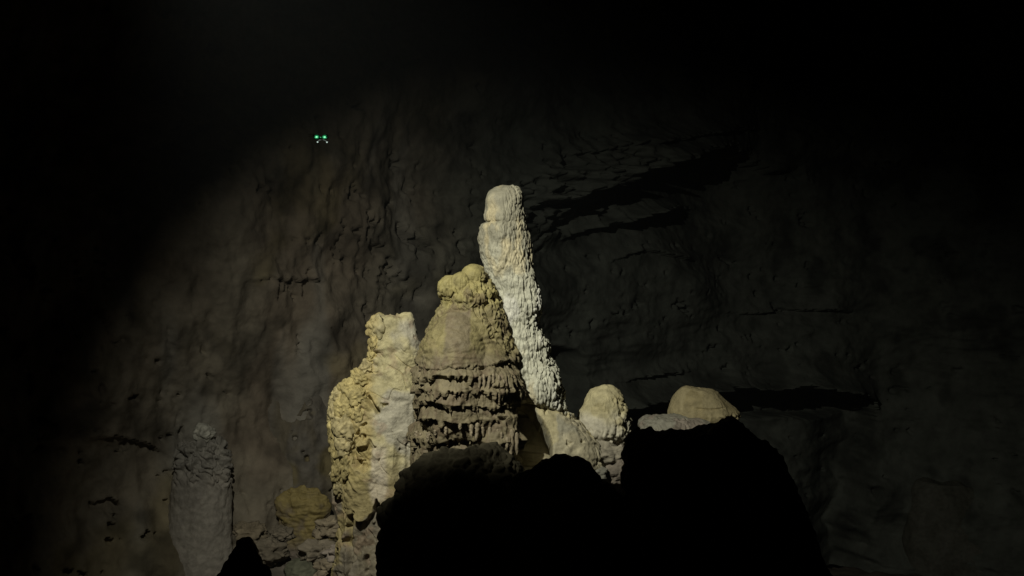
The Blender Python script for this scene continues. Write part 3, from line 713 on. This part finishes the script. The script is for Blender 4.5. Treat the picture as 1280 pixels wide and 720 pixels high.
# smooth column at the right wall
def rc_disp(c):
    p = c['p']
    return 1.1 * fbm(sc3(p, 0.16, 0.16, 0.1) + 3, 3) + 0.08 * fbm(p * 1.5, 3)
def rc_tint(c):
    return np.tile(np.array([0.085, 0.083, 0.064], np.float32), (len(c['q']), 1))
o = formation('flowstone_column', [(588, 1190, 1190), (591, 1165, 1220), (600, 1146, 1245), (615, 1136, 1260), (640, 1130, 1270), (680, 1129, 1280), (720, 1134, 1285), (800, 1140, 1290)], wall_depth(1200, 660) + 3.2, 0.6, M_CALC, rc_disp, rc_tint, nt=140, nz=140)
tag(o, 'dim smooth rounded flowstone column at the far right wall', 'rock column')

# ------------------------------------------------------------------ the drone
M_DR = plain('drone_plastic', (0.05, 0.052, 0.055), 0.45)
M_GL = glow('green_lamp_glow', (0.28, 1.0, 0.52), 1.25)
M_GS = glow('small_green_lamp_glow', (0.1, 0.7, 0.28), 0.8)
M_HALO = glow('lamp_halo_glow', (0.02, 0.5, 0.16), 0.4)
M_LG = plain('pale_leg_plastic', (0.6, 0.62, 0.6), 0.4)
M_LIT_LEG = glow('lit_leg_glow', (0.8, 0.9, 0.82), 0.12)
M_WL = glow('white_lamp_glow', (0.8, 1.0, 0.9), 0.75)
import bmesh
def bm_obj(name, bm, mat, parent, loc=(0, 0, 0), smooth=False):
    me = bpy.data.meshes.new(name); bm.to_mesh(me); bm.free()
    if smooth:
        me.polygons.foreach_set('use_smooth', np.ones(len(me.polygons), bool))
    me.materials.append(mat)
    o = bpy.data.objects.new(name, me); C.objects.link(o); o.parent = parent; o.location = loc
    return o
def bm_box(sx, sy, sz, bev=0.0, seg=2):
    bm = bmesh.new(); bmesh.ops.create_cube(bm, size=1.0)
    bmesh.ops.scale(bm, vec=(sx, sy, sz), verts=bm.verts)
    if bev: bmesh.ops.bevel(bm, geom=bm.edges[:], offset=bev, segments=seg, affect='EDGES')
    return bm
def bm_tube(pts, r, n=8):
    bm = bmesh.new(); rings = []
    pts = [Vector(p) for p in pts]
    for i, p in enumerate(pts):
        t = (pts[min(i + 1, len(pts) - 1)] - pts[max(i - 1, 0)]).normalized()
        a = t.orthogonal().normalized(); b = t.cross(a)
        rings.append([bm.verts.new(p + (a * math.cos(k * 2 * math.pi / n) + b * math.sin(k * 2 * math.pi / n)) * r) for k in range(n)])
    for i in range(len(rings) - 1):
        for k in range(n):
            bm.faces.new([rings[i][k], rings[i][(k + 1) % n], rings[i + 1][(k + 1) % n], rings[i + 1][k]])
    bm.faces.new(rings[0][::-1]); bm.faces.new(rings[-1])
    return bm
def bm_ball(rx, ry, rz):
    bm = bmesh.new(); bmesh.ops.create_uvsphere(bm, u_segments=14, v_segments=10, radius=1.0)
    bmesh.ops.scale(bm, vec=(rx, ry, rz), verts=bm.verts)
    return bm
dd = 25.0; u = dd / F
dr = bpy.data.objects.new('drone', None); C.objects.link(dr)
dr.location = px(401, 173, dd); dr.rotation_euler = (0, 0, math.radians(8))
tag(dr, 'small hovering quadcopter drone with green and white lamps, up left in the dark', 'drone')
body = bm_obj('body', bm_box(0.085, 0.17, 0.055, 0.018, 3), M_DR, dr, (0, 0, 0.0), True)
bm_obj('camera_gimbal', bm_ball(0.022, 0.024, 0.022), M_DR, body, (0, -0.09, -0.02), True)
bm_obj('status_lamp', bm_ball(0.012, 0.008, 0.008), M_GS, body, (0, -0.088, 0.012), True)
for sx, sy in ((-1, -1), (1, -1), (-1, 1), (1, 1)):
    e = (sx * 0.155, sy * 0.15, 0.03)
    arm = bm_obj('arm', bm_tube([(sx * 0.035, sy * 0.06, 0.0), (sx * 0.09, sy * 0.1, 0.02), e], 0.011), M_DR, dr, smooth=True)
    bm_obj('motor', bm_tube([(e[0], e[1], 0.015), (e[0], e[1], 0.055)], 0.017, 12), M_DR, arm)
    bm = bmesh.new()
    for q in (0, 1):
        ang = 0.5 + sx * 0.4 + q * math.pi
        prof = [(0.0, 0.008), (0.03, 0.016), (0.08, 0.013), (0.115, 0.005)]
        top = []; bot = []
        for r_, w_ in prof:
            for lst, z_ in ((top, 0.0605), (bot, 0.0575)):
                lst.append([bm.verts.new((e[0] + r_ * math.cos(ang) - sg * w_ * math.sin(ang), e[1] + r_ * math.sin(ang) + sg * w_ * math.cos(ang), z_ + sg * 0.004)) for sg in (-1, 1)])
        for i in range(3):
            bm.faces.new([top[i][0], top[i + 1][0], top[i + 1][1], top[i][1]])
            bm.faces.new([bot[i][1], bot[i + 1][1], bot[i + 1][0], bot[i][0]])
            bm.faces.new([top[i][0], bot[i][0], bot[i + 1][0], top[i + 1][0]])
            bm.faces.new([top[i][1], top[i + 1][1], bot[i + 1][1], bot[i][1]])
        bm.faces.new([top[3][0], bot[3][0], bot[3][1], top[3][1]])
    bm_obj('rotor', bm, M_DR, arm)
    if sy < 0:
        bm_obj('green_lamp', bm_ball(0.026, 0.018, 0.019), M_GL, arm, (sx * 0.09, -0.14, 0.012), True)
        bm_obj('lamp_halo', bm_ball(0.056, 0.02, 0.042), M_HALO, arm, (sx * 0.09, -0.115, 0.018), True)  # added glowing shell that imitates lens bloom round the green lamp
# splayed landing legs with white lamps at their feet
for sx in (-1, 1):
    leg = bm_obj('landing_leg', bm_tube([(sx * 0.01 + 0.03, -0.03, -0.03), (sx * 0.06 + 0.03, -0.05, -0.045), (sx * 0.105 + 0.035, -0.06, -0.085)], 0.0085), M_LG, dr, smooth=True)
    bm_obj('lit_leg_shell', bm_tube([(sx * 0.02 + 0.03, -0.04, -0.034), (sx * 0.06 + 0.03, -0.062, -0.047), (sx * 0.1 + 0.035, -0.072, -0.08)], 0.0075), M_LIT_LEG, leg, smooth=True)  # added glowing tube that imitates lamplight falling on the leg
    bm_obj('white_lamp', bm_ball(0.017, 0.015, 0.014), M_WL, leg, (sx * 0.105 + 0.035, -0.06, -0.092), True)

# ------------------------------------------------------------------ thin mist in the chamber air
hm = bpy.data.materials.new('cave_mist'); hm.use_nodes = True
for n_ in list(hm.node_tree.nodes):
    if n_.type == 'BSDF_PRINCIPLED': hm.node_tree.nodes.remove(n_)
pv = hm.node_tree.nodes.new('ShaderNodeVolumePrincipled')
pv.inputs['Color'].default_value = (0.9, 0.97, 0.95, 1); pv.inputs['Density'].default_value = 0.00015
hm.node_tree.links.new(pv.outputs[0], hm.node_tree.nodes['Material Output'].inputs['Volume'])
hz = bm_obj('haze', bm_box(210, 240, 110), hm, None, (0, 55, CAMZ + 12))
tag(hz, 'thin mist hanging in the cave chamber', kind='stuff')
